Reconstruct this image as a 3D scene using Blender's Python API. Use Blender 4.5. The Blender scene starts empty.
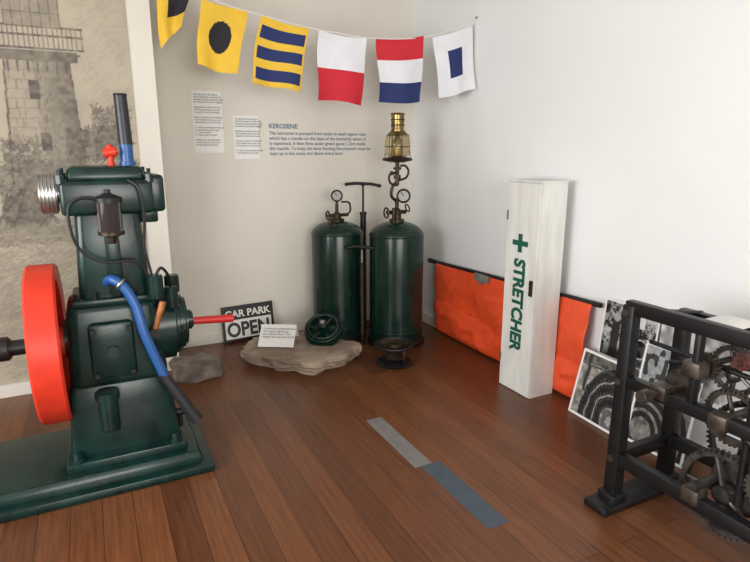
import bpy, bmesh, math, random
import numpy as np
from mathutils import Vector, Matrix, Euler
from mathutils import noise as mn
random.seed(7); np.random.seed(7)
V=Vector
scene=bpy.context.scene
scene.view_settings.view_transform='Standard'

# ------------------------------------------------------------------ materials
def mat(name,col,rough=.5,metal=0.,noise=0.,nscale=12.,bump=0.,col2=None,spec=.5,coat=0.,stretch=None):
    m=bpy.data.materials.new(name); m.use_nodes=True
    nt=m.node_tree; b=nt.nodes['Principled BSDF']
    b.inputs['Base Color'].default_value=(*col,1); b.inputs['Roughness'].default_value=rough
    b.inputs['Metallic'].default_value=metal; b.inputs['Specular IOR Level'].default_value=spec
    b.inputs['Coat Weight'].default_value=coat
    if noise>0 or bump>0 or col2:
        tc=nt.nodes.new('ShaderNodeTexCoord'); n=nt.nodes.new('ShaderNodeTexNoise')
        n.inputs['Scale'].default_value=nscale; n.inputs['Detail'].default_value=5
        if stretch:
            mp=nt.nodes.new('ShaderNodeMapping'); mp.inputs['Scale'].default_value=stretch
            nt.links.new(tc.outputs['Object'],mp.inputs['Vector']); nt.links.new(mp.outputs[0],n.inputs['Vector'])
        else: nt.links.new(tc.outputs['Object'],n.inputs['Vector'])
        if noise>0 or col2:
            r=nt.nodes.new('ShaderNodeValToRGB')
            c2=col2 if col2 else tuple(max(0,c*(1-noise)) for c in col)
            r.color_ramp.elements[0].position=.38; r.color_ramp.elements[1].position=.62
            r.color_ramp.elements[0].color=(*c2,1); r.color_ramp.elements[1].color=(*col,1)
            nt.links.new(n.outputs['Fac'],r.inputs['Fac']); nt.links.new(r.outputs['Color'],b.inputs['Base Color'])
        if bump>0:
            bp=nt.nodes.new('ShaderNodeBump'); bp.inputs['Strength'].default_value=bump; bp.inputs['Distance'].default_value=.01
            nt.links.new(n.outputs['Fac'],bp.inputs['Height']); nt.links.new(bp.outputs['Normal'],b.inputs['Normal'])
    return m
def vmat(name,rough=.8):
    m=bpy.data.materials.new(name); m.use_nodes=True; nt=m.node_tree; b=nt.nodes['Principled BSDF']
    a=nt.nodes.new('ShaderNodeVertexColor'); a.layer_name='Col'
    nt.links.new(a.outputs['Color'],b.inputs['Base Color']); b.inputs['Roughness'].default_value=rough
    b.inputs['Specular IOR Level'].default_value=.25
    return m
M={}
M['wall_cream']=mat('wall_cream',(.725,.69,.615),.85,noise=.05,nscale=1.5,bump=.03)
M['wall_white']=mat('wall_white',(.79,.80,.80),.8,noise=.03,nscale=1.2,bump=.03)
M['wall_far']=mat('wall_far',(.50,.49,.45),.85,noise=.03,nscale=1.2,bump=.03)
M['ceil']=mat('ceiling_paint',(.74,.73,.70),.9)
M['trim']=mat('trim_paint',(.70,.67,.60),.45)
M['green']=mat('engine_green',(.0055,.028,.024),.27,noise=.45,nscale=9,bump=.12,spec=.42)
M['tank']=mat('tank_green',(.0045,.023,.016),.24,noise=.25,nscale=5,spec=.42)
M['red']=mat('flywheel_red',(.68,.042,.018),.42,noise=.15,nscale=10,spec=.35)
M['redlever']=mat('lever_red',(.55,.02,.015),.4)
M['blue']=mat('pipe_blue',(.015,.085,.28),.35)
M['dkblue']=mat('exhaust_dark',(.007,.009,.016),.4)
M['black']=mat('black_iron',(.009,.009,.010),.42,noise=.3,nscale=20,bump=.1,spec=.4)
M['rubber']=mat('rubber',(.010,.010,.012),.55)
M['steel']=mat('steel',(.42,.41,.39),.35,metal=.9,noise=.3,nscale=25)
M['iron']=mat('worn_iron',(.15,.14,.13),.40,metal=.8,noise=.5,nscale=22)
M['brass']=mat('brass',(.32,.235,.10),.3,metal=1.,noise=.4,nscale=15)
M['darkbrass']=mat('dark_brass',(.075,.055,.038),.4,metal=.8,noise=.5,nscale=18)
M['wood']=mat('handle_wood',(.42,.15,.04),.5,noise=.4,nscale=20)
M['gearst']=mat('gear_steel',(.13,.105,.085),.42,metal=.75,noise=.5,nscale=20)
M['rust']=mat('rust_red',(.12,.03,.022),.6,noise=.5,nscale=20)
M['stone']=mat('sandstone',(.38,.305,.23),.9,nscale=6,bump=.8,col2=(.23,.175,.13))
M['rock']=mat('brown_rock',(.19,.155,.125),.9,nscale=7,bump=.6,col2=(.08,.065,.055))
M['card']=mat('card_paper',(.80,.80,.78),.7)
M['ink']=mat('ink_dark',(.03,.03,.035),.7)
M['inkblue']=mat('ink_blue',(.15,.22,.32),.7)
M['signw']=mat('sign_white',(.72,.71,.66),.5)
M['boxw']=mat('painted_box',(.71,.71,.67),.5,nscale=3,noise=.12,bump=.08,stretch=(6,6,1))
M['crossg']=mat('first_aid_green',(.0,.09,.055),.5)
M['orange']=mat('canvas_orange',(.80,.082,.020),.48,noise=.12,nscale=5,bump=.15)
M['tapeg']=mat('tape_grey',(.19,.185,.175),.45,noise=.15,nscale=14)
M['tapeb']=mat('tape_blue',(.055,.08,.105),.45,noise=.15,nscale=14)
M['dial']=mat('gauge_dial',(.35,.35,.33),.4)
M['cord']=mat('cord_white',(.7,.7,.68),.8)
for n,c in dict(f_yellow=(.76,.48,.04),f_blue=(.012,.025,.12),f_black=(.012,.01,.015),f_white=(.72,.73,.77),f_red=(.55,.015,.03)).items():
    M[n]=mat(n,c,.8,noise=.06,nscale=10)
def glassy(name,col,alpha):
    m=mat(name,col,.05); b=m.node_tree.nodes['Principled BSDF']
    b.inputs['Transmission Weight'].default_value=alpha; b.inputs['IOR'].default_value=1.25
    return m
M['amber']=glassy('amber_glass',(.72,.62,.38),.9)
M['oil']=glassy('oil_glass',(.05,.04,.04),.3)

def floor_mat():
    m=bpy.data.materials.new('floorboards'); m.use_nodes=True; nt=m.node_tree; b=nt.nodes['Principled BSDF']
    N=lambda t:nt.nodes.new(t); L=nt.links.new
    tc=N('ShaderNodeTexCoord'); sp=N('ShaderNodeSeparateXYZ'); cb=N('ShaderNodeCombineXYZ')
    L(tc.outputs['Object'],sp.inputs[0]); L(sp.outputs['Y'],cb.inputs['X']); L(sp.outputs['X'],cb.inputs['Y'])
    br=N('ShaderNodeTexBrick'); L(cb.outputs[0],br.inputs['Vector'])
    br.inputs['Scale'].default_value=1; br.inputs['Brick Width'].default_value=3.2; br.inputs['Row Height'].default_value=.125
    br.inputs['Mortar Size'].default_value=.0016; br.inputs['Mortar Smooth'].default_value=.4; br.offset=.37
    br.inputs['Color1'].default_value=(.175,.066,.026,1); br.inputs['Color2'].default_value=(.105,.038,.016,1)
    br.inputs['Mortar'].default_value=(.022,.010,.006,1)
    mp=N('ShaderNodeMapping'); mp.inputs['Scale'].default_value=(1.2,22,1); L(cb.outputs[0],mp.inputs['Vector'])
    no=N('ShaderNodeTexNoise'); no.inputs['Scale'].default_value=3; no.inputs['Detail'].default_value=6; L(mp.outputs[0],no.inputs['Vector'])
    rp=N('ShaderNodeValToRGB'); rp.color_ramp.elements[0].position=.3; rp.color_ramp.elements[0].color=(.66,.62,.6,1)
    rp.color_ramp.elements[1].position=.7; rp.color_ramp.elements[1].color=(1.2,1.17,1.14,1); L(no.outputs['Fac'],rp.inputs['Fac'])
    mx=N('ShaderNodeMix'); mx.data_type='RGBA'; mx.blend_type='MULTIPLY'; mx.inputs['Factor'].default_value=.85
    L(br.outputs['Color'],mx.inputs['A']); L(rp.outputs['Color'],mx.inputs['B']); L(mx.outputs['Result'],b.inputs['Base Color'])
    n2=N('ShaderNodeTexNoise'); n2.inputs['Scale'].default_value=2.5; L(tc.outputs['Object'],n2.inputs['Vector'])
    mr=N('ShaderNodeMapRange'); mr.inputs['To Min'].default_value=.24; mr.inputs['To Max'].default_value=.40; L(n2.outputs['Fac'],mr.inputs['Value']); L(mr.outputs[0],b.inputs['Roughness'])
    b.inputs['Specular IOR Level'].default_value=.38
    bp=N('ShaderNodeBump'); bp.inputs['Strength'].default_value=.2; bp.inputs['Distance'].default_value=.002
    iv=N('ShaderNodeMath'); iv.operation='SUBTRACT'; iv.inputs[0].default_value=1; L(br.outputs['Fac'],iv.inputs[1]); L(iv.outputs[0],bp.inputs['Height']); L(bp.outputs['Normal'],b.inputs['Normal'])
    return m
M['floor']=floor_mat()

# ------------------------------------------------------------------ mesh helpers
def finish(bm,name,m,loc=V((0,0,0)),smooth=True,parent=None,ang=35):
    bmesh.ops.recalc_face_normals(bm,faces=bm.faces)
    me=bpy.data.meshes.new(name)
    for v in bm.verts: v.co-=loc
    bm.to_mesh(me); bm.free()
    if smooth:
        for p in me.polygons: p.use_smooth=True
        me.set_sharp_from_angle(angle=math.radians(ang))
    me.materials.append(M[m] if isinstance(m,str) else m)
    ob=bpy.data.objects.new(name,me); scene.collection.objects.link(ob)
    if parent: ob.parent=parent
    else: ob.location=loc
    return ob
class G:
    def __init__(s,name,loc):
        s.loc=V(loc); s.e=bpy.data.objects.new(name,None); s.e.location=loc; s.e.empty_display_size=.1
        scene.collection.objects.link(s.e)
    def add(s,part,bm,m,smooth=True,ang=35): return finish(bm,part,m,s.loc,smooth,s.e,ang)
def orient(ax):
    return V(ax).normalized().to_track_quat('Z','Y').to_matrix().to_4x4()
def box(lo,hi,bev=0.,top=None,rot=None,seg=2):
    lo,hi=V(lo),V(hi); c=(lo+hi)/2; s=hi-lo
    bm=bmesh.new(); bmesh.ops.create_cube(bm,size=1)
    for v in bm.verts:
        v.co=V((v.co.x*s.x,v.co.y*s.y,v.co.z*s.z))
        if top and v.co.z>0: v.co.x*=top[0]; v.co.y*=top[1]
    if bev: bmesh.ops.bevel(bm,geom=bm.edges[:],offset=bev,segments=seg,affect='EDGES',profile=.5)
    if rot: bm.transform(Euler(rot).to_matrix().to_4x4())
    bm.transform(Matrix.Translation(c)); return bm
def cyl(p0,p1,r,r2=None,seg=32,bev=0.):
    p0,p1=V(p0),V(p1); d=p1-p0; r2=r if r2 is None else r2
    bm=bmesh.new(); bmesh.ops.create_cone(bm,cap_ends=True,segments=seg,radius1=r,radius2=r2,depth=d.length)
    if bev:
        es=[e for e in bm.edges if len(e.link_faces)==2 and any(len(f.verts)>4 for f in e.link_faces)]
        bmesh.ops.bevel(bm,geom=es,offset=bev,segments=3,affect='EDGES')
    bm.transform(Matrix.Translation((p0+p1)/2)@orient(d)); return bm
def lathe(prof,c,ax=(0,0,1),seg=40):
    bm=bmesh.new(); rings=[]
    for r,z in prof:
        if r<1e-5: rings.append([bm.verts.new((0,0,z))])
        else: rings.append([bm.verts.new((r*math.cos(2*math.pi*i/seg),r*math.sin(2*math.pi*i/seg),z)) for i in range(seg)])
    for a,b in zip(rings,rings[1:]):
        for i in range(seg):
            j=(i+1)%seg
            if len(a)==1 and len(b)==1: continue
            if len(a)==1: bm.faces.new((a[0],b[i],b[j]))
            elif len(b)==1: bm.faces.new((a[i],a[j],b[0]))
            else: bm.faces.new((a[i],a[j],b[j],b[i]))
    bm.transform(Matrix.Translation(V(c))@orient(ax)); return bm
def smoothpts(P,n=8):
    P=[V(p) for p in P]
    if len(P)<3: return P
    Q=[P[0]*2-P[1]]+P+[P[-1]*2-P[-2]]; out=[]
    for i in range(1,len(Q)-2):
        a,b,c,d=Q[i-1:i+3]
        for k in range(n):
            t=k/n; out.append(.5*((2*b)+(c-a)*t+(2*a-5*b+4*c-d)*t*t+(3*b-a-3*c+d)*t**3))
    out.append(P[-1]); return out
def tube(P,r,seg=12,sm=True,r2=None):
    P=smoothpts(P) if sm else [V(p) for p in P]
    bm=bmesh.new(); rings=[]; up=None
    for i,p in enumerate(P):
        t=(P[min(i+1,len(P)-1)]-P[max(i-1,0)]).normalized()
        if up is None: up=t.orthogonal().normalized()
        up=(up-t*up.dot(t)).normalized(); s=t.cross(up)
        rr=r if r2 is None else r+(r2-r)*i/(len(P)-1)
        rings.append([bm.verts.new(p+(up*math.cos(2*math.pi*k/seg)+s*math.sin(2*math.pi*k/seg))*rr) for k in range(seg)])
    for a,b in zip(rings,rings[1:]):
        for k in range(seg): bm.faces.new((a[k],a[(k+1)%seg],b[(k+1)%seg],b[k]))
    bm.faces.new(rings[0][::-1]); bm.faces.new(rings[-1]); return bm
def torus(c,R,r,ax=(0,0,1),seg=40,s2=10):
    bm=bmesh.new(); vs=[[bm.verts.new(((R+r*math.cos(2*math.pi*j/s2))*math.cos(2*math.pi*i/seg),(R+r*math.cos(2*math.pi*j/s2))*math.sin(2*math.pi*i/seg),r*math.sin(2*math.pi*j/s2))) for j in range(s2)] for i in range(seg)]
    for i in range(seg):
        for j in range(s2):
            a,b=vs[i],vs[(i+1)%seg]; bm.faces.new((a[j],b[j],b[(j+1)%s2],a[(j+1)%s2]))
    bm.transform(Matrix.Translation(V(c))@orient(ax)); return bm
def ball(c,r,sc=(1,1,1)):
    bm=bmesh.new(); bmesh.ops.create_uvsphere(bm,u_segments=20,v_segments=12,radius=r)
    bm.transform(Matrix.Translation(V(c))@Matrix.Diagonal((*sc,1))); return bm
def gear(c,ax,R,th,teeth,hole=0.,tooth=None):
    tooth=tooth or R*.1; out=[]
    for i in range(teeth):
        for k,rr in ((0,R-tooth),(.3,R-tooth),(.42,R),(.78,R)):
            a=2*math.pi*(i+k)/teeth; out.append((rr*math.cos(a),rr*math.sin(a)))
    n=len(out); bm=bmesh.new()
    O=[[bm.verts.new((x,y,z)) for x,y in out] for z in (-th/2,th/2)]
    ri=R-tooth*2.2 if hole else 0
    if hole:
        I=[[bm.verts.new((ri*math.cos(2*math.pi*k/n),ri*math.sin(2*math.pi*k/n),z)) for k in range(n)] for z in (-th/2,th/2)]
        for k in range(n):
            j=(k+1)%n
            bm.faces.new((O[0][k],O[0][j],O[1][j],O[1][k])); bm.faces.new((I[0][k],I[0][j],I[1][j],I[1][k]))
            for q in (0,1): bm.faces.new((O[q][k],O[q][j],I[q][j],I[q][k]))
        for s in range(5):
            a=2*math.pi*s/5; d=V((math.cos(a),math.sin(a),0))
            b2=cyl(d*R*.1,d*(ri+.003),th*.35,seg=8); me=bpy.data.meshes.new('t'); b2.to_mesh(me); bm.from_mesh(me); b2.free()
        b2=cyl((0,0,-th*.8),(0,0,th*.8),R*.2,seg=20); me=bpy.data.meshes.new('t'); b2.to_mesh(me); bm.from_mesh(me); b2.free()
    else:
        for k in range(n): j=(k+1)%n; bm.faces.new((O[0][k],O[0][j],O[1][j],O[1][k]))
        bm.faces.new(O[0][::-1]); bm.faces.new(O[1])
    bm.transform(Matrix.Translation(V(c))@orient(ax)); return bm
def merge(*bms):
    bm=bmesh.new()
    for b in bms:
        me=bpy.data.meshes.new('t'); b.to_mesh(me); bm.from_mesh(me); b.free(); bpy.data.meshes.remove(me)
    return bm
def prism(poly,z0,z1,bev=0.,jit=0.):
    bm=bmesh.new(); f=bm.faces.new([bm.verts.new((x,y,z0)) for x,y in poly])
    r=bmesh.ops.extrude_face_region(bm,geom=[f])
    for g in r['geom']:
        if isinstance(g,bmesh.types.BMVert): g.co.z=z1
    if bev: bmesh.ops.bevel(bm,geom=bm.edges[:],offset=bev,segments=2,affect='EDGES')
    return bm
def text(body,size,mtx,m,parent=None,name='lettering',bold=0.,ex=.0008,align='LEFT',sx=1.,sp=1.):
    cu=bpy.data.curves.new(name,'FONT'); cu.body=body; cu.size=size; cu.extrude=ex; cu.offset=bold; cu.align_x=align
    cu.space_line=1.05*sp; cu.materials.append(M[m]); ob=bpy.data.objects.new(name,cu); scene.collection.objects.link(ob)
    mtx=mtx@Matrix.Diagonal((sx,1,1,1))
    if parent: ob.parent=parent; ob.matrix_basis=Matrix.Translation(-parent.location)@mtx
    else: ob.matrix_basis=mtx
    return ob
def frame(o,x,y):
    x=V(x).normalized(); y=V(y); y=(y-x*y.dot(x)).normalized(); z=x.cross(y)
    m=Matrix((x,y,z)).transposed().to_4x4(); m.translation=V(o); return m

# ------------------------------------------------------------------ room
H=3.0; XL=-5.4; YF=-7.6
def room(name,lo,hi,m,bev=0): return finish(box(lo,hi,bev),name,m,smooth=False)
fl=room('floor',(XL-.15,YF-.15,-.1),(.15,.15,0),'floor')
room('ceiling',(XL-.15,YF-.15,H),(.15,.15,H+.1),'ceil')
room('wall_back',(-2.2,0,0),(.15,.15,H),'wall_cream')
room('wall_back_projection',(XL,-.45,0),(-2.2,.15,H),'wall_cream')
room('wall_right',(0,YF-.15,0),(.15,0,H),'wall_white')
def wall_with_window(name,along,fixlo,fixhi,a0,a1,w0,w1,z0,z1,m):
    parts=[]
    for (p,q,r,s) in ((a0,w0,0,H),(w1,a1,0,H),(w0,w1,0,z0),(w0,w1,z1,H)):
        if along=='y': parts.append(box((fixlo,p,r),(fixhi,q,s)))
        else: parts.append(box((p,fixlo,r),(q,fixhi,s)))
    return finish(merge(*parts),name,m,smooth=False)
wall_with_window('wall_left','y',XL-.15,XL,YF,-.45,-5.0,-2.2,.9,2.5,'wall_far')
wall_with_window('wall_front','x',YF-.15,YF,XL,0,-4.2,-.9,.9,2.5,'wall_far')
def window(name,along,fix,w0,w1,z0,z1):
    cs=[]; n=3
    def b(a0,a1,c0,c1):
        if along=='y': cs.append(box((fix-.1,a0,c0),(fix-.05,a1,c1)))
        else: cs.append(box((a0,fix-.1,c0),(a1,fix-.05,c1)))
    b(w0,w0+.06,z0,z1); b(w1-.06,w1,z0,z1); b(w0,w1,z0,z0+.06); b(w0,w1,z1-.06,z1)
    for i in range(1,n): a=w0+(w1-w0)*i/n; b(a-.02,a+.02,z0,z1)
    b(w0,w1,(z0+z1)/2-.02,(z0+z1)/2+.02)
    finish(merge(*cs),name,'trim',smooth=False)
window('window_1','y',XL,-5.0,-2.2,.9,2.5)
window('window_2','x',YF,-4.2,-.9,.9,2.5)
room('baseboard_back',(-2.2,-.015,0),(-.016,0,.085),'trim',.004)
room('baseboard_right',(-.015,YF,0),(0,0,.085),'trim',.004)
room('baseboard_left',(XL,-.465,0),(-2.2,-.45,.085),'trim',.004)

# ------------------------------------------------------------------ mural (vertex-painted print)
def grid_print(name,origin,xd,yd,w,h,img,parent=None,thick=.004,m=None,loc=None):
    """img[row(bottom first)][col] rgb ; flat printed sheet"""
    nh,nw,_=img.shape; o=V(origin); xd=V(xd).normalized(); yd=V(yd).normalized()
    I,J=np.meshgrid(np.arange(nw),np.arange(nh))
    P=np.array(o)[None,None,:]+(I/(nw-1)*w)[...,None]*np.array(xd)+(J/(nh-1)*h)[...,None]*np.array(yd)
    if loc is not None: P=P-np.array(loc)
    vs=P.reshape(-1,3); a=(J[:-1,:-1]*nw+I[:-1,:-1]).ravel()
    F=np.stack([a,a+1,a+1+nw,a+nw],1)
    me=bpy.data.meshes.new(name); me.from_pydata(vs.tolist(),[],F.tolist()); 
    ca=me.color_attributes.new('Col','FLOAT_COLOR','POINT')
    rgba=np.concatenate([img.reshape(-1,3),np.ones((nh*nw,1))],1).astype(np.float32)
    ca.data.foreach_set('color',rgba.ravel()); me.materials.append(m); me.update()
    ob=bpy.data.objects.new(name,me); scene.collection.objects.link(ob)
    if parent: ob.parent=parent
    return ob
def vnoise(h,w,sc):
    gh,gw=int(h/sc)+3,int(w/sc)+3; g=np.random.rand(gh,gw)
    y=np.arange(h)/sc; x=np.arange(w)/sc; yi=y.astype(int); xi=x.astype(int); fy=(y-yi)[:,None]; fx=(x-xi)[None]
    fy=fy*fy*(3-2*fy); fx=fx*fx*(3-2*fx)
    a=g[yi][:,xi]; b=g[yi][:,xi+1]; c=g[yi+1][:,xi]; d=g[yi+1][:,xi+1]
    return (a*(1-fx)+b*fx)*(1-fy)+(c*(1-fx)+d*fx)*fy
def mural():
    x0,x1,z0,z1=-4.2,-2.34,.0865,2.98; res=.006
    w=int((x1-x0)/res); h=int((z1-z0)/res); ink=np.zeros((h,w))
    X=x0+(np.arange(w)+.5)*res; Z=z0+(np.arange(h)+.5)*res; XX,ZZ=np.meshgrid(X,Z)
    def line(xa,za,xb,zb,s=.5,wd=1):
        s=min(1,s*1.5)
        n=int(max(abs(xb-xa),abs(zb-za))/res*1.6)+2
        for t in np.linspace(0,1,n):
            i=int((za+(zb-za)*t-z0)/res); j=int((xa+(xb-xa)*t-x0)/res)
            if 0<=i<h-wd and 0<=j<w-wd: ink[i:i+wd,j:j+wd]=np.maximum(ink[i:i+wd,j:j+wd],s*(.6+.4*random.random()))
    def hatch(xa,xb,za,zb,n,s=.4,ln=.06,ang=1.2,js=.3):
        for _ in range(n):
            x=random.uniform(xa,xb); z=random.uniform(za,zb); a=ang+random.gauss(0,js); l=ln*random.uniform(.4,1.2)
            line(x,z,x+l*math.cos(a),z+l*math.sin(a),s*random.uniform(.5,1))
    cx=-2.86
    hw=lambda z:.165+(2.1-z)*.05
    tw=(abs(XX-cx)<hw(ZZ))&(ZZ<2.1)&(ZZ>1.35)
    ink[tw]=.22+.55*np.clip((XX[tw]-cx+.06)/.2,0,1)**1.3
    for z in np.arange(1.35,2.1,.055):
        line(cx-hw(z),z,cx+hw(z),z+.004,.4)
        for k in range(7):
            xx=cx+random.uniform(-1,1)*hw(z); line(xx,z,xx,z+.05,.45)
    hatch(cx-.02,cx+.16,1.35,2.08,620,.55,.06,1.35,.2)
    line(cx-hw(1.35),1.35,cx-hw(2.1),2.1,.9,2); line(cx+hw(1.35),1.35,cx+hw(2.1),2.1,.9,2)
    for (wx,wz) in ((cx-.03,1.90),(cx+.0,1.60)):
        ink[(abs(XX-wx)<.028)&(abs(ZZ-wz)<.055)]=1
    for z,a in ((2.10,.23),(2.13,.25),(2.25,.25),(2.2,.25)): line(cx-a,z,cx+a,z,.9,2)
    for x in np.arange(-.25,.251,.025): line(cx+x,2.13,cx+x,2.25,.8)
    ink[(abs(XX-cx)<.22)&(ZZ>2.06)&(ZZ<2.12)]=.85
    for x in np.arange(-.2,.2,.05): line(cx+x,2.0,cx+x,2.06,.8,2)
    lt=(abs(XX-cx)<.14)&(ZZ>2.25)&(ZZ<2.50); ink[lt]=.45
    for x in np.arange(-.14,.15,.047): line(cx+x,2.25,cx+x,2.5,.8)
    for z in (2.33,2.41,2.5): line(cx-.14,z,cx+.14,z,.7)
    dm=((XX-cx)/.17)**2+((ZZ-2.5)/.16)**2<1; ink[dm&(ZZ>2.5)]=.65+.3*np.clip((XX[dm&(ZZ>2.5)]-cx)/.15,0,1)
    line(cx,2.66,cx,2.78,.8,2)
    for (a,b,c,d,n) in ((-2.76,-2.45,1.48,1.66,1100),(-2.6,-2.40,1.55,1.80,450),(-3.1,-2.9,1.42,1.6,250)):
        hatch(a,b,c,d,n,.75,.045,1.0,.9)
    hatch(-3.3,-2.36,1.30,1.46,1500,.6,.07,.25,.4)
    line(-3.2,1.08,-3.0,1.34,.9,3); line(-3.0,1.34,-2.86,1.10,.9,3); hatch(-3.14,-2.91,1.08,1.24,500,.8,.1,1.1,.12)
    hatch(-3.3,-2.36,.98,1.12,1100,.5,.09,.15,.3); hatch(-3.3,-2.36,.5,1.0,1100,.32,.12,.4,.35); hatch(-3.3,-2.36,.1,.5,500,.22,.14,.2,.3)
    hatch(-4.2,-3.3,.2,1.6,900,.35,.1,.4,.5); hatch(-2.7,-2.36,1.75,2.6,160,.14,.12,.6,.3)
    n1=vnoise(h,w,40)*.5+vnoise(h,w,12)*.3+vnoise(h,w,3)*.2
    paper=np.array([.45,.395,.31])*(0.78+.36*n1)[...,None]
    k=np.clip(ink*(.65+.5*vnoise(h,w,4)),0,1)[...,None]*.88
    img=paper*(1-k)+np.array([.07,.063,.058])*k
    grid_print('mural_lighthouse_print',(x0,-.4535,z0),(1,0,0),(0,0,1),x1-x0,z1-z0,img,m=vmat('mural_print',.8))
mural()

# ------------------------------------------------------------------ wall text and notices
def paper_notice(name,x0,x1,z0,z1,lines):
    g=G(name,((x0+x1)/2,-.004,(z0+z1)/2))
    g.add('sheet',box((x0,-.005,z0),(x1,-.002,z1)),'card',False)
    text(lines,.0175,frame((x0+.012,-.0058,z1-.03),(1,0,0),(0,0,1)),'ink',g.e,'print',ex=.0003,bold=.0001,sx=.85)
    return g
LOR=["The lamp was lit each night at","dusk by the keeper on watch who","pumped the pressure tanks by hand","and wound the clockwork weights.","","Flag signals were flown from the","mast to passing ships at sea and","answered in turn by the master.","","Stores came ashore by whaleboat","in fair weather twice a year and","were hauled up on the tramway.","","K  I wish to communicate with you","I  I am altering course to port","G  I require a pilot","H  I have a pilot on board","","All flags are to be dried before","they are stowed in the locker,","and the halyards made fast."]
paper_notice('notice_sheet',-1.91,-1.69,1.53,1.98,"\n".join(LOR))
paper_notice('notice_sheet',-1.61,-1.41,1.48,1.81,"\n".join(LOR[:15]))
body="The kerosene is pumped from tanks to steel vapour tube\nwhich has a mantle on the base of the burner(s) where it\nis vaporised. It then fires under green gauze 1.2cm inside\nthe mantle. To keep the lamp burning the pressure must be\nkept up in the tanks, but about every hour."
wt=G('wall_caption_lettering',(-.9,-.002,1.65))
text("KEROSENE",.05,frame((-1.33,-.002,1.72),(1,0,0),(0,0,1)),'inkblue',wt.e,'heading',bold=.0012)
text(body,.038,frame((-1.33,-.002,1.67),(1,0,0),(0,0,1)),'inkblue',wt.e,'paragraph',sp=1.0,sx=.98,bold=.0003)

# ------------------------------------------------------------------ signal flags
def flagy(x): return -.88-.19*x
def flag(g,name,TL,TR,BR,BL,cmap,seed):
    nu,nv=56,60; bm=bmesh.new()
    def P(c,y=None): return V((c[0],flagy(c[0]) if len(c)<3 else c[1],c[-1]))
    tl,tr,br,bl=map(P,(TL,TR,BR,BL)); vs=[]
    for j in range(nv+1):
        t=j/nv; row=[]
        for i in range(nu+1):
            s=i/nu; p=tl.lerp(tr,s).lerp(bl.lerp(br,s),t)
            p.y+=-.020*t*math.sin(s*7+seed)*1.2-.010*math.sin(t*5+s*3+seed); p.x=min(p.x+.006*math.sin(t*6+seed)*(1 if name!='flag_s' else 0),-.006)
            p.z-=.012*math.sin(math.pi*s)*(1-t)-.008*t*math.sin(s*5+seed*2)
            row.append(bm.verts.new(p))
        vs.append(row)
    names=['f_yellow','f_blue','f_black','f_white','f_red']
    for j in range(nv):
        for i in range(nu):
            f=bm.faces.new((vs[j][i],vs[j+1][i],vs[j+1][i+1],vs[j][i+1])); f.material_index=names.index('f_'+cmap((i+.5)/nu,(j+.5)/nv))
    ob=g.add(name,bm,'f_yellow',ang=180)
    for n in names[1:]: ob.data.materials.append(M[n])
    return ob
g=G('signal_flag_bunting',(-1.1,-.67,2.3))
c2=lambda s,t:'black' if ((s-.5)**2+(t-.47)**2)<.062 else 'yellow'
c3=lambda s,t:'blue' if (.12<t<.30 or .42<t<.60 or .74<t<.92) and .06<s<.97 else 'yellow'
c4=lambda s,t:'white' if t<.52 else 'red'
c5=lambda s,t:'red' if t<.34 else ('white' if t<.68 else 'blue')
c6=lambda s,t:'blue' if .30<s<.70 and .27<t<.72 else 'white'
c1=lambda s,t:'black' if (s>.35 and t<.62) else 'yellow'
flag(g,'flag_l',(-2.17,2.60),(-1.95,2.55),(-2.02,2.33),(-2.15,2.18),c1,0)
flag(g,'flag_i',(-1.90,2.49),(-1.605,2.444),(-1.70,2.037),(-1.945,2.09),c2,1)
flag(g,'flag_g',(-1.53,2.418),(-1.212,2.356),(-1.292,1.934),(-1.614,1.996),c3,2)
flag(g,'flag_h',(-1.145,2.347),(-.811,2.313),(-.849,1.87),(-1.169,1.89),c4,3)
flag(g,'flag_t',(-.74,2.317),(-.394,2.348),(-.40,1.894),(-.716,1.88),c5,4)
flag(g,'flag_s',(-.325,2.345),(-.03,2.44),(-.016,-.95,1.985),(-.253,1.933),c6,5)
cp=[(-2.25,-.452,2.64),(-2.17,flagy(-2.17),2.60),(-1.97,flagy(-1.97),2.552),(-1.75,flagy(-1.75),2.47),(-1.53,flagy(-1.53),2.42),(-1.212,flagy(-1.212),2.358),(-1.0,flagy(-1),2.333),(-.811,flagy(-.811),2.315),(-.57,flagy(-.57),2.32),(-.36,flagy(-.36),2.348),(-.03,flagy(-.03),2.445),(0,-.90,2.49)]
g.add('cord',tube(cp,.004,6),'cord')
g.add('hook',ball((-.008,-.90,2.49),.009),'steel')

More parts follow.
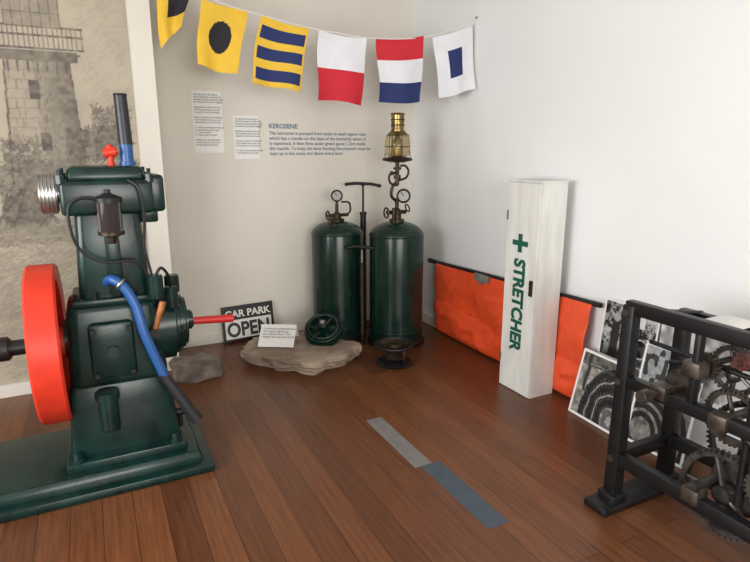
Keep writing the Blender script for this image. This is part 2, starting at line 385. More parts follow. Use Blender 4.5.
# ------------------------------------------------------------------ pressure tanks
def gauge(g,c,r,d=(-.45,-.89,.05)):
    d=V(d).normalized(); c=V(c)
    g.add('gauge_case',cyl(c-d*.018,c+d*.012,r,seg=28,bev=.003),'darkbrass')
    g.add('gauge_rim',torus(c+d*.013,r*.93,r*.16,d,28,8),'darkbrass')
    g.add('gauge_dial',cyl(c+d*.012,c+d*.0145,r*.80,seg=28),'dial')
    u=V((d.y,-d.x,0)).normalized()
    g.add('gauge_needle',cyl(c+d*.016,c+d*.016+(u*.4+V((0,0,.6)))*r,.0025,seg=6),'ink')
def tank(name,x,y,r,zs,zt):
    g=G(name,(x,y,0)); 
    prof=[(0,0.0),(r,.0),(r,.06),(r,zs)]
    for k in range(1,11):
        a=math.pi/2*k/10; prof.append((r*(math.cos(a)*.93+.07*(1-k/10)),zs+(zt-zs)*math.sin(a)))
    prof[-1]=(0,zt)
    g.add('shell',lathe(prof,(x,y,0),seg=64),'tank')
    g.add('base_ring',lathe([(r*.98,.0),(r*1.10,0),(r*1.10,.03),(r*1.02,.045),(r*.98,.045)],(x,y,0),seg=64),'black')
    g.add('weld_band',torus((x,y,zs),r*1.0,.005,seg=64,s2=8),'tank')
    g.add('weld_band_lower',torus((x,y,.12),r*1.0,.005,seg=64,s2=8),'tank')
    g.add('boss',lathe([(0,zt-.02),(.06,zt-.02),(.06,zt+.015),(.035,zt+.02),(.035,zt+.05),(0,zt+.05)],(x,y,0),seg=28),'darkbrass')
    return g
x,y=-.865,-.265
g=tank('pressure_tank',x,y,.212,.885,.985)
g.add('stem',cyl((x,y,.98),(x,y,1.12),.014),'darkbrass')
gauge(g,(x-.01,y-.03,1.19),.045)
g.add('gauge_stem',tube([(x,y,1.08),(x-.0,y,1.15)],.01),'darkbrass')
g.add('valve_body',merge(cyl((x-.07,y,1.03),(x+.10,y,1.03),.014),ball((x,y,1.03),.03)),'darkbrass')
g.add('valve_wheel',torus((x-.08,y,1.03),.035,.007,(1,0,0)),'darkbrass')
g.add('feed_pipe',tube([(x+.09,y,1.03),(x+.12,y,1.06),(x+.1,y-.02,1.13),(x+.03,y-.03,1.14)],.008),'darkbrass')
g.add('side_valve',merge(cyl((x-.1,y-.1,.9),(x-.1,y-.1,1.04),.012),cyl((x-.13,y-.1,1.04),(x-.06,y-.1,1.04),.01)),'darkbrass')
x,y=-.495,-.61
g=tank('pressure_tank',x,y,.217,.89,1.0)
g.add('stem',merge(cyl((x,y,.98),(x,y,1.18),.016),cyl((x,y,1.02),(x,y,1.06),.035)),'darkbrass')
gauge(g,(x+.03,y-.05,1.20),.052)
g.add('valve_body',merge(cyl((x-.09,y,1.07),(x+.08,y,1.07),.016),ball((x,y,1.07),.036),cyl((x-.05,y-.04,.97),(x-.05,y-.04,1.11),.014)),'darkbrass')
g.add('valve_wheel',torus((x-.1,y-.01,1.07),.038,.007,(1,0,0)),'darkbrass')
g.add('valve_wheel_side',torus((x+.09,y-.01,1.10),.03,.006,(1,0,.3)),'darkbrass')
g.add('elbow_pipe',tube([(x,y,1.15),(x-.05,y,1.2),(x-.04,y,1.27),(x,y,1.31)],.012),'darkbrass')
g.add('loop_pipe',tube([(x+.01,y-.02,1.32),(x+.07,y-.02,1.34),(x+.09,y-.02,1.39),(x+.06,y-.02,1.43),(x+.02,y-.01,1.43)],.009),'darkbrass')
g.add('loop_pipe_2',tube([(x-.01,y-.02,1.28),(x-.07,y-.02,1.30),(x-.08,y-.02,1.36),(x-.02,y-.02,1.38)],.009),'darkbrass')
g.add('burner_stem',merge(cyl((x,y,1.28),(x,y,1.47),.016),cyl((x,y,1.33),(x,y,1.36),.028,seg=6),cyl((x,y,1.40),(x,y,1.42),.032,bev=.004),cyl((x-.055,y-.02,1.375),(x+.01,y,1.375),.009),ball((x-.06,y-.02,1.375),.017)),'darkbrass')
g.add('burner_gallery',lathe([(0,1.455),(.05,1.455),(.115,1.470),(.12,1.480),(.11,1.490),(.05,1.50),(.045,1.51),(0,1.51)],(x,y,0)),'darkbrass')
g.add('glass_globe',lathe([(.05,1.50),(.09,1.51),(.098,1.54),(.098,1.62),(.088,1.65),(.06,1.665)],(x,y,0)),'amber')
g.add('mantle',lathe([(0,1.51),(.03,1.515),(.035,1.56),(.03,1.62),(.01,1.65),(0,1.65)],(x,y,0),seg=20),'brass')
g.add('globe_cap',lathe([(.06,1.655),(.088,1.66),(.068,1.68),(.055,1.69),(.055,1.70),(.06,1.70)],(x,y,0)),'brass')
g.add('chimney',lathe([(.045,1.69),(.05,1.72),(.05,1.81),(.058,1.82),(.05,1.825),(.046,1.81),(.046,1.72)],(x,y,0)),'brass')
g.add('chimney_bands',merge(torus((x,y,1.735),.051,.004),torus((x,y,1.775),.051,.004)),'darkbrass')
g.add('globe_wires',merge(*[cyl((x+.1*math.cos(a),y+.1*math.sin(a),1.49),(x+.088*math.cos(a),y+.088*math.sin(a),1.665),.003,seg=6) for a in (.3,1.35,2.4,3.5,4.6,5.6)],torus((x,y,1.575),.101,.003)),'darkbrass')
def pump(name,x,y,zb,zt,rb,w,tilt=0.):
    g=G(name,(x,y,0)); 
    g.add('foot',merge(cyl((x,y,0),(x,y,.012),rb*1.2),cyl((x,y,.01),(x,y,.04),rb*1.1)),'black')
    g.add('barrel',cyl((x,y,.03),(x,y,zb),rb,seg=24),'darkbrass' if rb<.025 else 'black')
    g.add('barrel_cap',cyl((x,y,zb-.005),(x,y,zb+.02),rb*1.2,seg=24,bev=.003),'black')
    g.add('rod',cyl((x,y,zb),(x,y,zt),.009,seg=12),'steel' if rb<.025 else 'black')
    d=V((math.cos(tilt),math.sin(tilt),0))
    g.add('t_handle',merge(tube([V((x,y,zt))-d*w,V((x,y,zt-0))-d*w*.5+V((0,0,.008)),V((x,y,zt+.006)),V((x,y,zt))+d*w*.5+V((0,0,.002)),V((x,y,zt-.012))+d*w],.013),ball((x,y,zt),.018),ball(V((x,y,zt))-d*w,.015),ball(V((x,y,zt-.012))+d*w,.015)),'black')
    return g
pump('hand_pump',-.605,-.22,1.02,1.27,.025,.14,-.5)
pump('hand_pump',-.785,-.57,.66,.80,.021,.11,-.5)

# ------------------------------------------------------------------ stone slab + wheel + card
poly=[(-1.76,-.42),(-1.78,-.60),(-1.66,-.80),(-1.48,-.96),(-1.36,-1.06),(-1.2,-1.02),(-1.05,-.93),(-.92,-.88),(-.93,-.72),(-1.10,-.52),(-1.2,-.34),(-1.45,-.24),(-1.62,-.26)]
bm=prism(poly,0,.10,.006)
bmesh.ops.triangulate(bm,faces=bm.faces[:]); bmesh.ops.subdivide_edges(bm,edges=bm.edges[:],cuts=5,use_grid_fill=True)
for v in bm.verts:
    n=mn.noise(v.co*6)*.05+mn.noise(v.co*19)*.022
    if v.co.z>.02:
        v.co.z+=n*.28
    cxy=V((-1.35,-.62)); d=(V(v.co.xy)-cxy); u=(.05 if v.co.z<.03 else (.02 if v.co.z<.06 else 0))
    if d.length>.2: v.co.x+=d.x/d.length*(n-u); v.co.y+=d.y/d.length*(n-u)
finish(bm,'stone_slab','stone',V((0,0,0)),True,ang=22)
# cast handwheel lying tilted back on the slab (its rim touches the stone, hub stub props it)
ax=V((-.30,-.48,.83)).normalized(); wc=V((-1.15,-.64,.20))
g=G('iron_handwheel',wc)
g.add('rim_back',lathe([(.10,-.02),(.145,-.02),(.15,-.012),(.15,.012),(.145,.02),(.10,.02),(.10,-.02)],wc-ax*.02,ax),'tank')
g.add('rim_front',torus(wc+ax*.035,.115,.012,ax),'tank')
g.add('rim_inner',torus(wc+ax*.02,.135,.010,ax),'tank')
g.add('web',cyl(wc-ax*.025,wc-ax*.005,.105),'tank')
q=orient(ax)
g.add('spokes',merge(*[cyl(wc+ax*.01,wc+ax*.03+(q@V((.112*math.cos(a),.112*math.sin(a),0))),.011,seg=10) for a in [k*math.pi/3 for k in range(6)]]),'tank')
g.add('hub',cyl(wc-ax*.04,wc+ax*.075,.038,bev=.004),'tank'); g.add('bore_nut',cyl(wc+ax*.075,wc+ax*.095,.020,seg=6),'steel')
g.add('support_foot',merge(cyl(wc-ax*.03,(wc.x+.03,wc.y+.05,.10),.03),cyl((wc.x+.05,wc.y+.09,.10),wc+V((.05,.09,.035)),.022)),'tank')
g=G('caption_card',(-1.50,-.66,.11))
o=V((-1.65,-.56,.115)); xd=V((.86,-.50,0)).normalized(); yd=V((.22,.36,.42)).normalized()
def quadslab(o,xd,yd,w,h,t):
    n=V(xd).cross(V(yd)).normalized()*t; bm=bmesh.new()
    a=[bm.verts.new(p) for p in (o,o+xd*w,o+xd*w+yd*h,o+yd*h)]; b=[bm.verts.new(v.co-n) for v in a]
    bm.faces.new(a); bm.faces.new(b[::-1])
    for i in range(4): j=(i+1)%4; bm.faces.new((a[i],b[i],b[j],a[j]))
    return bm
g.add('card_front',quadslab(o,xd,yd,.27,.19,.003),'card',False)
top=o+yd*.19; dn=V((yd.x*.6,yd.y*.6,-yd.z)).normalized()
g.add('card_back',quadslab(top,xd,dn,.27,.13,.003),'card',False)
text("Clockwork handwheel from\nthe original lighthouse\nlens rotation drive. The\nweight was wound by hand.",.022,frame(o+yd*.145+xd*.02+xd.cross(yd)*.002,xd,yd),'ink',g.e,'print',ex=.0003)
def rock(name,c,s,seed):
    bm=bmesh.new(); bmesh.ops.create_icosphere(bm,subdivisions=4,radius=1)
    for v in bm.verts:
        n=1+.25*mn.noise(v.co*1.4+V((seed,0,0)))+.1*mn.noise(v.co*4+V((0,seed,0)))
        zz=max(-.5,min(.55+.08*mn.noise(v.co*3),v.co.z*n))
        v.co=V((v.co.x*s[0]*n,v.co.y*s[1]*n,zz*s[2]))
    mz=min(v.co.z for v in bm.verts)
    for v in bm.verts: v.co+=V((c[0],c[1],-mz))
    return finish(bm,name,'rock',V((0,0,0)),True,ang=40)
rock('flat_stone',(-2.11,-.64),(.18,.14,.12),3)

# ------------------------------------------------------------------ CAR PARK OPEN sign leaning on wall
g=G('car_park_sign',(-1.575,-.06,.0))
o=V((-1.80,-.075,.012)); xd=V((1,0,.028)).normalized(); yd=V((0,.05,.28)).normalized(); n=V((0,-yd.z,yd.y))
hh=.29; W=.43
g.add('board',quadslab(o,xd,yd,W,hh,.012),'black',False)
g.add('panel_open',quadslab(o+xd*.022+yd*.02+n*.0015,xd,yd,W-.044,.155,.001),'signw',False)
text("CAR PARK",.080,frame(o+xd*.215+yd*.198+n*.002,xd,yd),'signw',g.e,'lettering_top',bold=.0022,align='CENTER',sx=1.0)
text("OPEN",.160,frame(o+xd*.215+yd*.040+n*.003,xd,yd),'ink',g.e,'lettering_open',bold=.005,align='CENTER',sx=.86)
g.add('foot_wedges',merge(box((-1.80,-.078,.0),(-1.74,-.05,.012)),box((-1.43,-.078,.0),(-1.39,-.05,.022))),'black',False)

# ------------------------------------------------------------------ small burner on floor
x,y=-.755,-1.06
g=G('kerosene_burner',(x,y,0))
g.add('foot_dish',lathe([(0,0),(.125,0),(.135,.012),(.12,.022),(.07,.03),(0,.03)],(x,y,0)),'black')
g.add('body',lathe([(.0,.025),(.06,.03),(.075,.05),(.05,.075),(.04,.09),(.0,.095)],(x,y,0)),'darkbrass')
g.add('pan',lathe([(.04,.095),(.10,.115),(.13,.135),(.135,.15),(.125,.15),(.095,.125),(.04,.11)],(x,y,0)),'darkbrass')
g.add('ring',torus((x,y,.15),.14,.009),'black')
g.add('burner_cup',lathe([(.0,.095),(.045,.105),(.05,.135),(.035,.155),(0,.145)],(x,y,0)),'darkbrass')
g.add('legs',merge(*[tube([(x+.12*math.cos(a),y+.12*math.sin(a),.012),(x+.15*math.cos(a),y+.15*math.sin(a),.07),(x+.14*math.cos(a),y+.14*math.sin(a),.15)],.008,8) for a in (.5,2.6,4.7)]),'black')

# ------------------------------------------------------------------ stretcher (folded, bulky canvas) on right wall
g=G('canvas_stretcher',(-.04,-1.4,0))
def pz(yy): return .60+.055*(yy+.42)/(-1.85)
g.add('pole_top',cyl((-.040,-.42,pz(-.42)+.004),(-.040,-2.27,pz(-2.27)+.004),.016,seg=16),'black')
g.add('pole_knob',merge(ball((-.040,-.40,.604),.022),cyl((-.040,-.41,.604),(-.040,-.49,.606),.019)),'rubber')
g.add('pole_bottom',cyl((-.032,-.56,.03),(-.032,-2.18,.03),.014,seg=16),'black')
def canvas(name,ya,yb,z0f,z1f,bul,seed,back):
    bm=bmesh.new(); nu,nv=150,34; rows=[]
    for j in range(nv+1):
        t=j/nv; row=[]
        for i in range(nu+1):
            s=i/nu; yy=ya+(yb-ya)*s; za=z0f(yy,s); zb=z1f(yy,s); z=za+(zb-za)*t
            env=max(0,math.sin(math.pi*t))**.5
            w=.5+.5*math.sin(s*13+t*1.5+.8*math.sin(t*4)+seed); w2=mn.noise(V((s*7,t*2.5,1.3+seed))); w4=abs(mn.noise(V((s*11-t*2.5,t*2.2+s*3,8.+seed))))
            xx=back-env*(bul*(.7+.5*w)+.022*w2-.026*w4)
            xx=min(-.03,max(xx,-.083 if -2.04<yy<-1.65 else -.15))
            row.append(bm.verts.new((xx,yy-.04*(1-t)*(1-s),z)))
        rows.append(row)
    for j in range(nv):
        for i in range(nu): bm.faces.new((rows[j][i],rows[j][i+1],rows[j+1][i+1],rows[j+1][i]))
    ob=g.add(name,bm,'orange',ang=180); so=ob.modifiers.new('s','SOLIDIFY'); so.thickness=.004; so.offset=0
canvas('canvas_upper',-.53,-2.22,lambda yy,s:.20+.02*math.sin(s*9),lambda yy,s:pz(yy)+.003-.004*math.sin(s*13),.036,0,-.050)
canvas('canvas_lower',-.55,-2.20,lambda yy,s:.012,lambda yy,s:.30+.03*math.sin(s*11+1),.058,3.3,-.050)
g.add('strap',merge(box((-.085,-1.27,.58),(-.070,-1.10,.635),.004),box((-.092,-1.20,.56),(-.074,-1.16,.63),.003)),'tapeg')

# ------------------------------------------------------------------ stretcher box
x0,x1,y0,y1,h=-.295,-.088,-1.99,-1.70,1.372
g=G('stretcher_box',((x0+x1)/2,(y0+y1)/2,0))
g.add('body',box((x0+.012,y0,.0),(x1,y1,h-.012)),'boxw',False)
g.add('door',box((x0,y0+.004,.004),(x0+.0115,y1-.004,h-.016),.003),'boxw',False)
g.add('lid',box((x0-.004,y0-.004,h-.012),(x1+.004,y1+.004,h),.003),'boxw',False)
fx=x0-.0012
def Rm(yc,zc): return frame((fx,yc,zc),(0,0,-1),(0,-1,0))
cy,cz=-1.835,.985
g.add('cross',merge(box((fx-.001,cy-.018,cz-.058),(fx+.001,cy+.018,cz+.058)),box((fx-.0011,cy-.07,cz-.016),(fx+.0011,cy+.07,cz+.016))),'crossg',False)
text("STRETCHER",.135,Rm(-1.795,.885),'crossg',g.e,'lettering',bold=.006,sx=.84)
g.add('latch',merge(box((x0-.012,y0+.02,.67),(x0,y0+.045,.77),.003),cyl((x0-.02,y0+.03,.69),(x0-.005,y0+.03,.69),.008),cyl((x0-.02,y0+.03,.75),(x0-.005,y0+.03,.75),.008)),'darkbrass')
g.add('hinges',merge(*[box((x0-.003,y1-.012,z-.03),(x0+.002,y1+.003,z+.03)) for z in (.2,1.15)]),'steel')

# ------------------------------------------------------------------ photo posters leaning on right wall
PM=vmat('photo_print',.35)
def base_img(h,w,c): return np.ones((h,w,3))*np.array(c)
def bord(img,m,v=.8): img[:m]=v; img[-m:]=v; img[:,:m]=v; img[:,-m:]=v; return img
def bw(h=110,w=130):
    n=vnoise(h,w,16)*.5+vnoise(h,w,6)*.3+vnoise(h,w,2)*.3; n=np.clip((n-.42)*2.4,0.02,.85)
    img=np.repeat(n[...,None],3,2)*.6
    Y,X=np.mgrid[0:h,0:w]
    img[(Y>72)&(X>66)&(X<100)]=.65; img[(abs(X-83)<1)&(Y>72)]=.1; img[(abs(X-34)<10)&(Y<76)]=.03; img[((X-34)**2+(Y-80)**2)<70]=.35
    img[(Y<22)]*=.35; img[((X-96)**2/500+(Y-36)**2/400)<1]*=.25
    r=np.hypot(X-96,Y-36); img[(abs(r-17)<1.5)]=.4
    return bord(img,4)
def tyre(h=150,w=140):
    Y,X=np.mgrid[0:h,0:w].astype(float); X=X+6*(vnoise(h,w,18)-.5); Y=Y+6*(vnoise(h,w,18)-.5)
    cx,cy=112.,22.; r=np.hypot(X-cx,(Y-cy)*.8); a=np.arctan2(Y-cy,X-cx)
    img=base_img(h,w,(.36,.34,.31))*(.35+.9*vnoise(h,w,9))[...,None]
    for k in range(3):
        rr=34+k*22; band=abs(r-rr)<9.5; img[band]=.022; img[band&(np.sin(a*46+r*.5)>.35)&(abs(r-rr)>4)]=.075; img[abs(r-rr-10.5)<.8]=.26
    img[r<20]=.12; img[r<9]=.32
    img[(Y>122)]*=.4; img[(abs(X-26)<4)&(Y>60)]=.04; img[(abs(Y-118)<2)]=.05
    img*=(.65+.7*vnoise(h,w,4))[...,None]
    return bord(img,6)
def colour(h=130,w=90):
    Y,X=np.mgrid[0:h,0:w].astype(float)
    img=base_img(h,w,(.20,.19,.175))*(.4+1.1*vnoise(h,w,6))[...,None]
    top_=Y>76; r=np.hypot(X-60,Y-98); img[top_]=np.array((.30,.32,.33))*1.; img[top_&(vnoise(h,w,7)>.55)]=.05; img[top_&(abs(r-18)<3)]=.03; img[top_&(abs(r-9)<2)]=.06
    r2=np.hypot(X-20,Y-20)
    for k in range(5): img[(Y<70)&(abs(r2-20-k*11)<3.6)]=.025
    img*=(.7+.6*vnoise(h,w,3))[...,None]
    img[(Y>70)&(Y<76)]=.8
    return bord(img,4)
def poster(name,o,xd,yd,w,h,img):
    o=V(o); xd=V(xd).normalized(); yd=V(yd); yd=(yd-xd*yd.dot(xd)).normalized(); n=xd.cross(yd)
    g=G(name,o); g.add('paper',quadslab(o,xd,yd,w,h,.002),'card',False)
    grid_print('print',o+n*.0012,xd,yd,w,h,img,parent=g.e,m=PM,loc=g.loc)
poster('photo_print_workshop',(-.050,-2.29,.37),(.0,-1,-.02),(.06,-.03,1),.36,.345,bw())
poster('photo_print_tyre',(-.185,-2.225,.0035),(-.06,-1,.0),(.22,-.20,1),.37,.40,tyre())
poster('photo_print_landscape',(-.17,-2.62,.0035),(-.0,-1,.0),(.18,.02,1),.34,.56,colour())
poster('photo_print_sketch',(-.055,-2.67,.36),(0,-1,-.02),(.04,-.03,1),.36,.36,base_img(80,80,(.6,.6,.6))*(.35+.9*vnoise(80,80,9))[...,None])

# ------------------------------------------------------------------ tape on floor
finish(box((-1.345,-2.35,0),(-1.245,-1.785,.0015)),'floor_tape','tapeg',smooth=False)
finish(box((-1.31,-2.89,0),(-1.20,-2.352,.0015)),'floor_tape','tapeb',smooth=False)

# ------------------------------------------------------------------ stationary engine
ex,ey=-2.60,-1.60
g=G('stationary_engine',(ex,ey,0))
g.add('base_flange',box((-3.45,-1.93,0),(-2.24,-1.26,.045),.012),'green')
g.add('base_bed',box((-3.42,-1.89,.04),(-2.28,-1.30,.105),.02,top=(.965,.94)),'green')
g.add('pedestal_plinth',box((-2.88,-1.84,.10),(-2.35,-1.38,.15),.012),'green')
g.add('pedestal',box((-2.86,-1.80,.14),(-2.37,-1.42,.50),.03,top=(.88,.86)),'green')
g.add('crankcase',merge(box((-2.83,-1.78,.46),(-2.40,-1.43,.88),.05,top=(.89,.88),seg=3)),'green')
g.add('crank_bearing_housing',cyl((-2.47,-1.6,.70),(-2.33,-1.6,.70),.18,bev=.02,seg=40),'green')
g.add('crank_cover',cyl((-2.34,-1.6,.70),(-2.285,-1.6,.70),.135,bev=.015,seg=40),'green')
g.add('crank_cover_hub',cyl((-2.29,-1.6,.70),(-2.25,-1.6,.70),.05,bev=.008),'green')
g.add('cover_bolts',merge(*[cyl((-2.335,-1.6+.155*math.cos(a),.70+.155*math.sin(a)),(-2.318,-1.6+.155*math.cos(a),.70+.155*math.sin(a)),.012,seg=6) for a in [k*math.pi/4 for k in range(8)]]),'black')
g.add('cylinder_column',box((-2.75,-1.74,.84),(-2.44,-1.47,1.30),.035,top=(.86,.9),seg=3),'green')
g.add('column_flange',box((-2.78,-1.77,.86),(-2.41,-1.45,.895),.012),'green')
g.add('flange_bolts',merge(*[merge(cyl((a,-1.75,.89),(a,-1.75,.91),.016,seg=6),cyl((a,-1.75,.905),(a,-1.75,.925),.008,seg=8)) for a in (-2.76,-2.68,-2.52,-2.44)]),'black')
g.add('column_rib',box((-2.62,-1.765,.90),(-2.56,-1.72,1.24),.01),'green')
g.add('cylinder_head',merge(box((-2.775,-1.76,1.27),(-2.40,-1.44,1.42),.02,seg=3),box((-2.75,-1.74,1.41),(-2.42,-1.46,1.48),.025,top=(.93,.93),seg=3)),'green')
g.add('head_side_lug',merge(box((-2.42,-1.72,1.27),(-2.345,-1.48,1.44),.02,seg=3),box((-2.46,-1.70,1.22),(-2.38,-1.5,1.30),.012)),'green')
g.add('head_studs',merge(*[merge(cyl((a,b,1.41),(a,b,1.445),.018,seg=6),cyl((a,b,1.44),(a,b,1.47),.009,seg=10)) for a in (-2.765,-2.41) for b in (-1.74,-1.46)]),'green')
g.add('air_filter',merge(cyl((-2.855,-1.62,1.36),(-2.785,-1.62,1.36),.088,seg=40,bev=.008),cyl((-2.79,-1.62,1.36),(-2.76,-1.62,1.36),.04)),'steel')
g.add('air_filter_ribs',merge(*[torus((-2.848+.014*k,-1.62,1.36),.087,.003,(1,0,0),40,6) for k in range(5)]),'steel')
px_=-2.485
g.add('exhaust_flange',cyl((px_,-1.6,1.47),(px_,-1.6,1.50),.036,bev=.004),'blue')
g.add('exhaust_pipe_lower',cyl((px_,-1.6,1.49),(px_,-1.6,1.58),.029),'blue')
g.add('exhaust_pipe_upper',merge(cyl((px_,-1.6,1.575),(px_-.004,-1.6,1.795),.031,.028),torus((px_-.004,-1.6,1.795),.025,.005)),'dkblue')
g.add('primer_knob',merge(cyl((-2.555,-1.62,1.47),(-2.555,-1.62,1.53),.015),cyl((-2.585,-1.62,1.535),(-2.525,-1.62,1.545),.024,bev=.008),ball((-2.555,-1.62,1.56),.016)),'red')
g.add('oil_cup_glass',cyl((-2.59,-1.815,1.20),(-2.59,-1.815,1.335),.050,seg=32),'oil')
g.add('oil_cup_top',lathe([(0,1.33),(.056,1.33),(.056,1.35),(.03,1.36),(.012,1.37),(.012,1.385),(0,1.385)],(-2.59,-1.815,0)),'black')
g.add('oil_cup_base',lathe([(0,1.15),(.015,1.15),(.02,1.18),(.054,1.19),(.054,1.205),(0,1.205)],(-2.59,-1.815,0)),'darkbrass')
g.add('oil_cup_bracket',box((-2.605,-1.80,1.16),(-2.575,-1.70,1.19),.004),'black')
g.add('fuel_line_left',tube([(-2.63,-1.82,1.345),(-2.70,-1.83,1.35),(-2.745,-1.83,1.31),(-2.74,-1.83,1.19),(-2.70,-1.82,1.11),(-2.62,-1.82,1.07),(-2.5,-1.80,1.06),(-2.45,-1.78,.98)],.0065,8),'rubber')
g.add('fuel_line_right',tube([(-2.50,-1.76,1.42),(-2.46,-1.80,1.38),(-2.45,-1.80,1.25),(-2.46,-1.79,1.12),(-2.44,-1.78,.98),(-2.45,-1.76,.88)],.006,8),'rubber')
g.add('coolant_hose',tube([(-2.63,-1.72,.96),(-2.606,-1.78,.983),(-2.56,-1.81,.945),(-2.52,-1.83,.85),(-2.497,-1.85,.725),(-2.43,-1.87,.51)],.022,16),'blue')
g.add('hose_union',torus((-2.575,-1.805,.965),.022,.008,(.6,-.2,-.5)),'steel')
g.add('starting_handle_grip',tube([(-2.44,-1.868,.53),(-2.37,-1.885,.40),(-2.305,-1.90,.28)],.022,16,r2=.029),'rubber')
g.add('control_lever_red',merge(cyl((-2.26,-1.6,.69),(-2.04,-1.6,.675),.019,.021,seg=20,bev=.004)),'redlever')
g.add('lever_wood',merge(cyl((-2.455,-1.82,.72),(-2.405,-1.82,.865),.013,.016,seg=14,bev=.003)),'wood')
g.add('lever_pivot',cyl((-2.455,-1.74,.72),(-2.455,-1.84,.72),.022),'black')
g.add('inspection_door',merge(box((-2.73,-1.81,.52),(-2.54,-1.765,.79),.02),cyl((-2.635,-1.81,.655),(-2.635,-1.83,.655),.03,bev=.004)),'green')
g.add('door_bolts',merge(*[cyl((a,-1.805,b),(a,-1.825,b),.012,seg=6) for a in (-2.71,-2.56) for b in (.55,.76)]),'black')
g.add('side_pump',merge(cyl((-2.68,-1.84,.30),(-2.68,-1.84,.46),.042,bev=.006),cyl((-2.68,-1.84,.44),(-2.68,-1.84,.48),.052,bev=.004),box((-2.72,-1.85,.28),(-2.64,-1.76,.33),.006)),'green')
g.add('fuel_pump',merge(cyl((-2.43,-1.80,.88),(-2.43,-1.80,.99),.035,bev=.005),cyl((-2.43,-1.78,.90),(-2.43,-1.72,.90),.025),cyl((-2.36,-1.76,.82),(-2.36,-1.76,.92),.03,bev=.005),cyl((-2.36,-1.76,.84),(-2.36,-1.6,.84),.02),cyl((-2.34,-1.64,.86),(-2.34,-1.64,.95),.035,bev=.006)),'green')
g.add('pump_pipes',merge(tube([(-2.43,-1.80,.98),(-2.40,-1.80,1.02),(-2.37,-1.78,.98),(-2.36,-1.76,.91)],.007,8)),'black')
g.add('foot_bolts',merge(*[merge(cyl((a,b,.145),(a,b,.165),.03,seg=20),cyl((a,b,.16),(a,b,.195),.02,seg=6)) for a in (-2.83,-2.40) for b in (-1.81,-1.41)]),'green')
g.add('oil_drain',merge(cyl((-2.40,-1.70,.25),(-2.34,-1.70,.25),.02),cyl((-2.36,-1.70,.25),(-2.36,-1.70,.17),.012)),'black')
fw=V((-2.893,-1.60,.67)); R=.37
g.add('flywheel_rim',lathe([(R-.075,-.052),(R-.01,-.062),(R,-.052),(R,.052),(R-.01,.062),(R-.075,.052),(R-.075,-.052)],fw,(1,0,0),seg=96),'red')
g.add('flywheel_web',lathe([(0,-.02),(.06,-.02),(R-.07,-.02),(R-.07,.02),(.06,.02),(0,.02)],fw,(1,0,0),seg=64),'red')
g.add('flywheel_hub',cyl(fw-V((.085,0,0)),fw+V((.07,0,0)),.07,bev=.01),'red')
g.add('crankshaft',cyl((-3.32,-1.6,.67),(-2.75,-1.6,.67),.036),'black')
g.add('shaft_pulley',merge(cyl((-3.20,-1.6,.67),(-3.05,-1.6,.67),.055,bev=.008),cyl((-3.30,-1.6,.67),(-3.20,-1.6,.67),.045,bev=.006)),'black')
g.add('shaft_bearing',cyl((-2.83,-1.6,.68),(-2.74,-1.6,.68),.10,bev=.01),'green')

# ------------------------------------------------------------------ clockwork machine (right foreground)
g=G('clockwork_drive_machine',(-.45,-3.4,0))
XA,XB,YA,YB=-.71,-.36,-3.0,-4.02
ZT={XA:.92,XB:.84}
posts=[]
for px in (XA,XB):
    for py in (YA,YB):
        posts.append(box((px-.03,py-.03,.03),(px+.03,py+.03,ZT[px]+.01),.006,top=(.9,.9)))
        posts.append(box((px-.045,py-.045,.025),(px+.045,py+.045,.07),.006)); 
g.add('posts',merge(*posts),'black')
g.add('feet',merge(*[box((XA-.11,py-.06,0),(XB+.10,py+.06,.035),.008) for py in (YA,YB)]),'black')
rails=[]
for px in (XA,XB):
    for z,t in ((ZT[px],.028),(.60,.026),(.24,.03)):
        if px==XB and z==.60: continue
        rails.append(box((px-.022,YB-.02,z-t),(px+.022,YA+.02,z+t),.006))
for py in (YA,YB): rails.append(box((XA,py-.02,.21),(XB,py+.02,.27),.005))
g.add('rails',merge(*rails),'black')
g.add('diagonal_brace',merge(cyl((XA,YA-.5,.58),(XA,YB+.05,.28),.016)),'black')
g.add('shafts',merge(cyl((XA-.10,-3.18,.62),(XB+.06,-3.18,.62),.013),cyl((XA-.04,-3.42,.60),(XB+.04,-3.42,.60),.018),cyl((XA-.03,-3.36,.30),(XB+.03,-3.36,.30),.02),cyl((XA-.03,-3.62,.44),(XB,-3.62,.44),.018),cyl((XA-.03,-3.30,.76),(XB+.02,-3.30,.76),.012)),'iron')
g.add('top_cross_rods',merge(*[cyl((XA-.01,yy,.92),(XB+.02,yy,.86),.012) for yy in (-3.06,-3.48,-3.7,-3.95)],cyl((-.45,YA,.86),(-.45,YB,.86),.01)),'black')
g.add('linkage_rods',merge(cyl((-.60,YA-.02,.76),(-.52,YB,.70),.010),cyl((-.50,YA-.05,.66),(-.45,-3.8,.84),.009),cyl((-.5,-3.38,.28),(-.42,-3.4,.86),.014),cyl((XA+.03,-3.5,.3),(XA+.03,-3.5,.9),.016),cyl((-.5,-3.6,.1),(-.5,-3.6,.86),.016)),'black')
g.add('shaft_knob',cyl((XA-.135,-3.18,.62),(XA-.085,-3.18,.62),.026,bev=.006),'gearst')
g.add('top_plate_white',box((-.60,-3.36,.905),(-.44,-3.22,.912),.003),'card')
g.add('plate_bracket',merge(cyl((-.52,-3.29,.84),(-.52,-3.29,.906),.012),cyl((XA,-3.29,.90),(-.45,-3.29,.86),.010)),'black')
g.add('gear_large',gear((XA+.08,-3.42,.28),(1,0,0),.17,.03,48,hole=1,tooth=.012),'iron')
g.add('gear_mid',gear((XA+.10,-3.40,.58),(1,0,0),.11,.025,36,hole=1,tooth=.010),'gearst')
g.add('gear_small',gear((XA-.035,-3.62,.44),(1,0,0),.075,.03,24,tooth=.01),'iron')
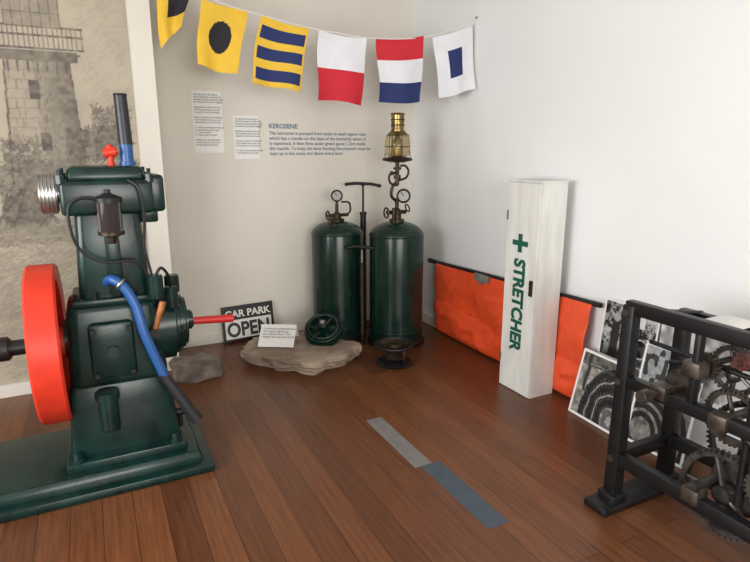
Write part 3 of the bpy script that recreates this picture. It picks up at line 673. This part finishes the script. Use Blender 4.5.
g.add('gear_inner',gear((-.46,-3.42,.42),(1,0,0),.19,.025,56,hole=1,tooth=.011),'black')
g.add('gear_upper',gear((-.50,-3.32,.72),(1,0,0),.10,.02,32,hole=1,tooth=.01),'iron')
g.add('gear_pinion',gear((XA+.06,-3.30,.76),(1,0,0),.05,.03,18,tooth=.008),'gearst')
g.add('bevel_gear',lathe([(0,-.02),(.07,-.02),(.05,.03),(0,.03)],(XA+.13,-3.18,.62),(1,0,0)),'gearst')
g.add('winding_drum',merge(cyl((-.58,-3.44,.30),(-.40,-3.44,.30),.10,seg=40),*[torus((-.575+.02*k,-3.44,.30),.10,.009,(1,0,0),36,8) for k in range(9)]),'iron')
g.add('bearing_blocks',merge(*[box((XA-.04,yy-.035,zz-.03),(XA+.03,yy+.035,zz+.03),.008) for yy,zz in ((-3.18,.62),(-3.42,.60),(-3.36,.27),(-3.62,.44),(-3.30,.76))]),'gearst')
g.add('bearing_straps',merge(*[box((XA-.018,yy-.012,.60),(XA+.018,yy+.012,.92),.004) for yy in (-3.30,)],*[box((XA-.018,-3.635,.24),(XA+.018,-3.605,.60),.004)]),'black')
g.add('rust_cylinder',merge(cyl((-.62,-3.40,.80),(-.54,-3.40,.80),.032,bev=.008),cyl((-.66,-3.40,.80),(-.45,-3.40,.80),.012)),'rust')
g.add('governor_rod',merge(cyl((-.50,-3.32,.62),(-.50,-3.32,.85),.01),ball((-.50,-3.32,.70),.03),ball((-.45,-3.3,.76),.025)),'iron')
g.add('bolts',merge(*[cyl((XA-.045,py,z),(XA-.025,py,z),.016,seg=6) for py in (YA,YB) for z in (.24,.60,.90)]),'gearst')

# ------------------------------------------------------------------ lights
def area(name,loc,target,sx,sy,power,col):
    l=bpy.data.lights.new(name,'AREA'); l.shape='RECTANGLE'; l.size=sx; l.size_y=sy; l.energy=power; l.color=col
    o=bpy.data.objects.new(name,l); o.location=loc; d=V(target)-V(loc); o.rotation_euler=d.to_track_quat('-Z','Y').to_euler(); scene.collection.objects.link(o)
area('daylight_window_left',(XL-.3,-3.6,1.75),(0,-3.6,1.6),2.8,1.6,215,(.98,.985,.98))
area('daylight_window_front',(-2.5,YF-.3,1.75),(-2.5,0,1.5),3.2,1.6,205,(1.0,.965,.91))
w=bpy.data.worlds.new('World'); scene.world=w; w.use_nodes=True
w.node_tree.nodes['Background'].inputs['Color'].default_value=(.8,.87,1,1); w.node_tree.nodes['Background'].inputs['Strength'].default_value=1.0

# ------------------------------------------------------------------ camera
f=560; th=math.atan(131/560); yaw=math.radians(26.84)
cam=bpy.data.cameras.new('camera'); co=bpy.data.objects.new('camera',cam); scene.collection.objects.link(co)
cam.sensor_width=36; cam.lens=36*f/750; cam.clip_start=.05
co.location=(-2.66,-4.504,1.55); co.rotation_euler=(math.pi/2-th,0,-yaw)
scene.camera=co
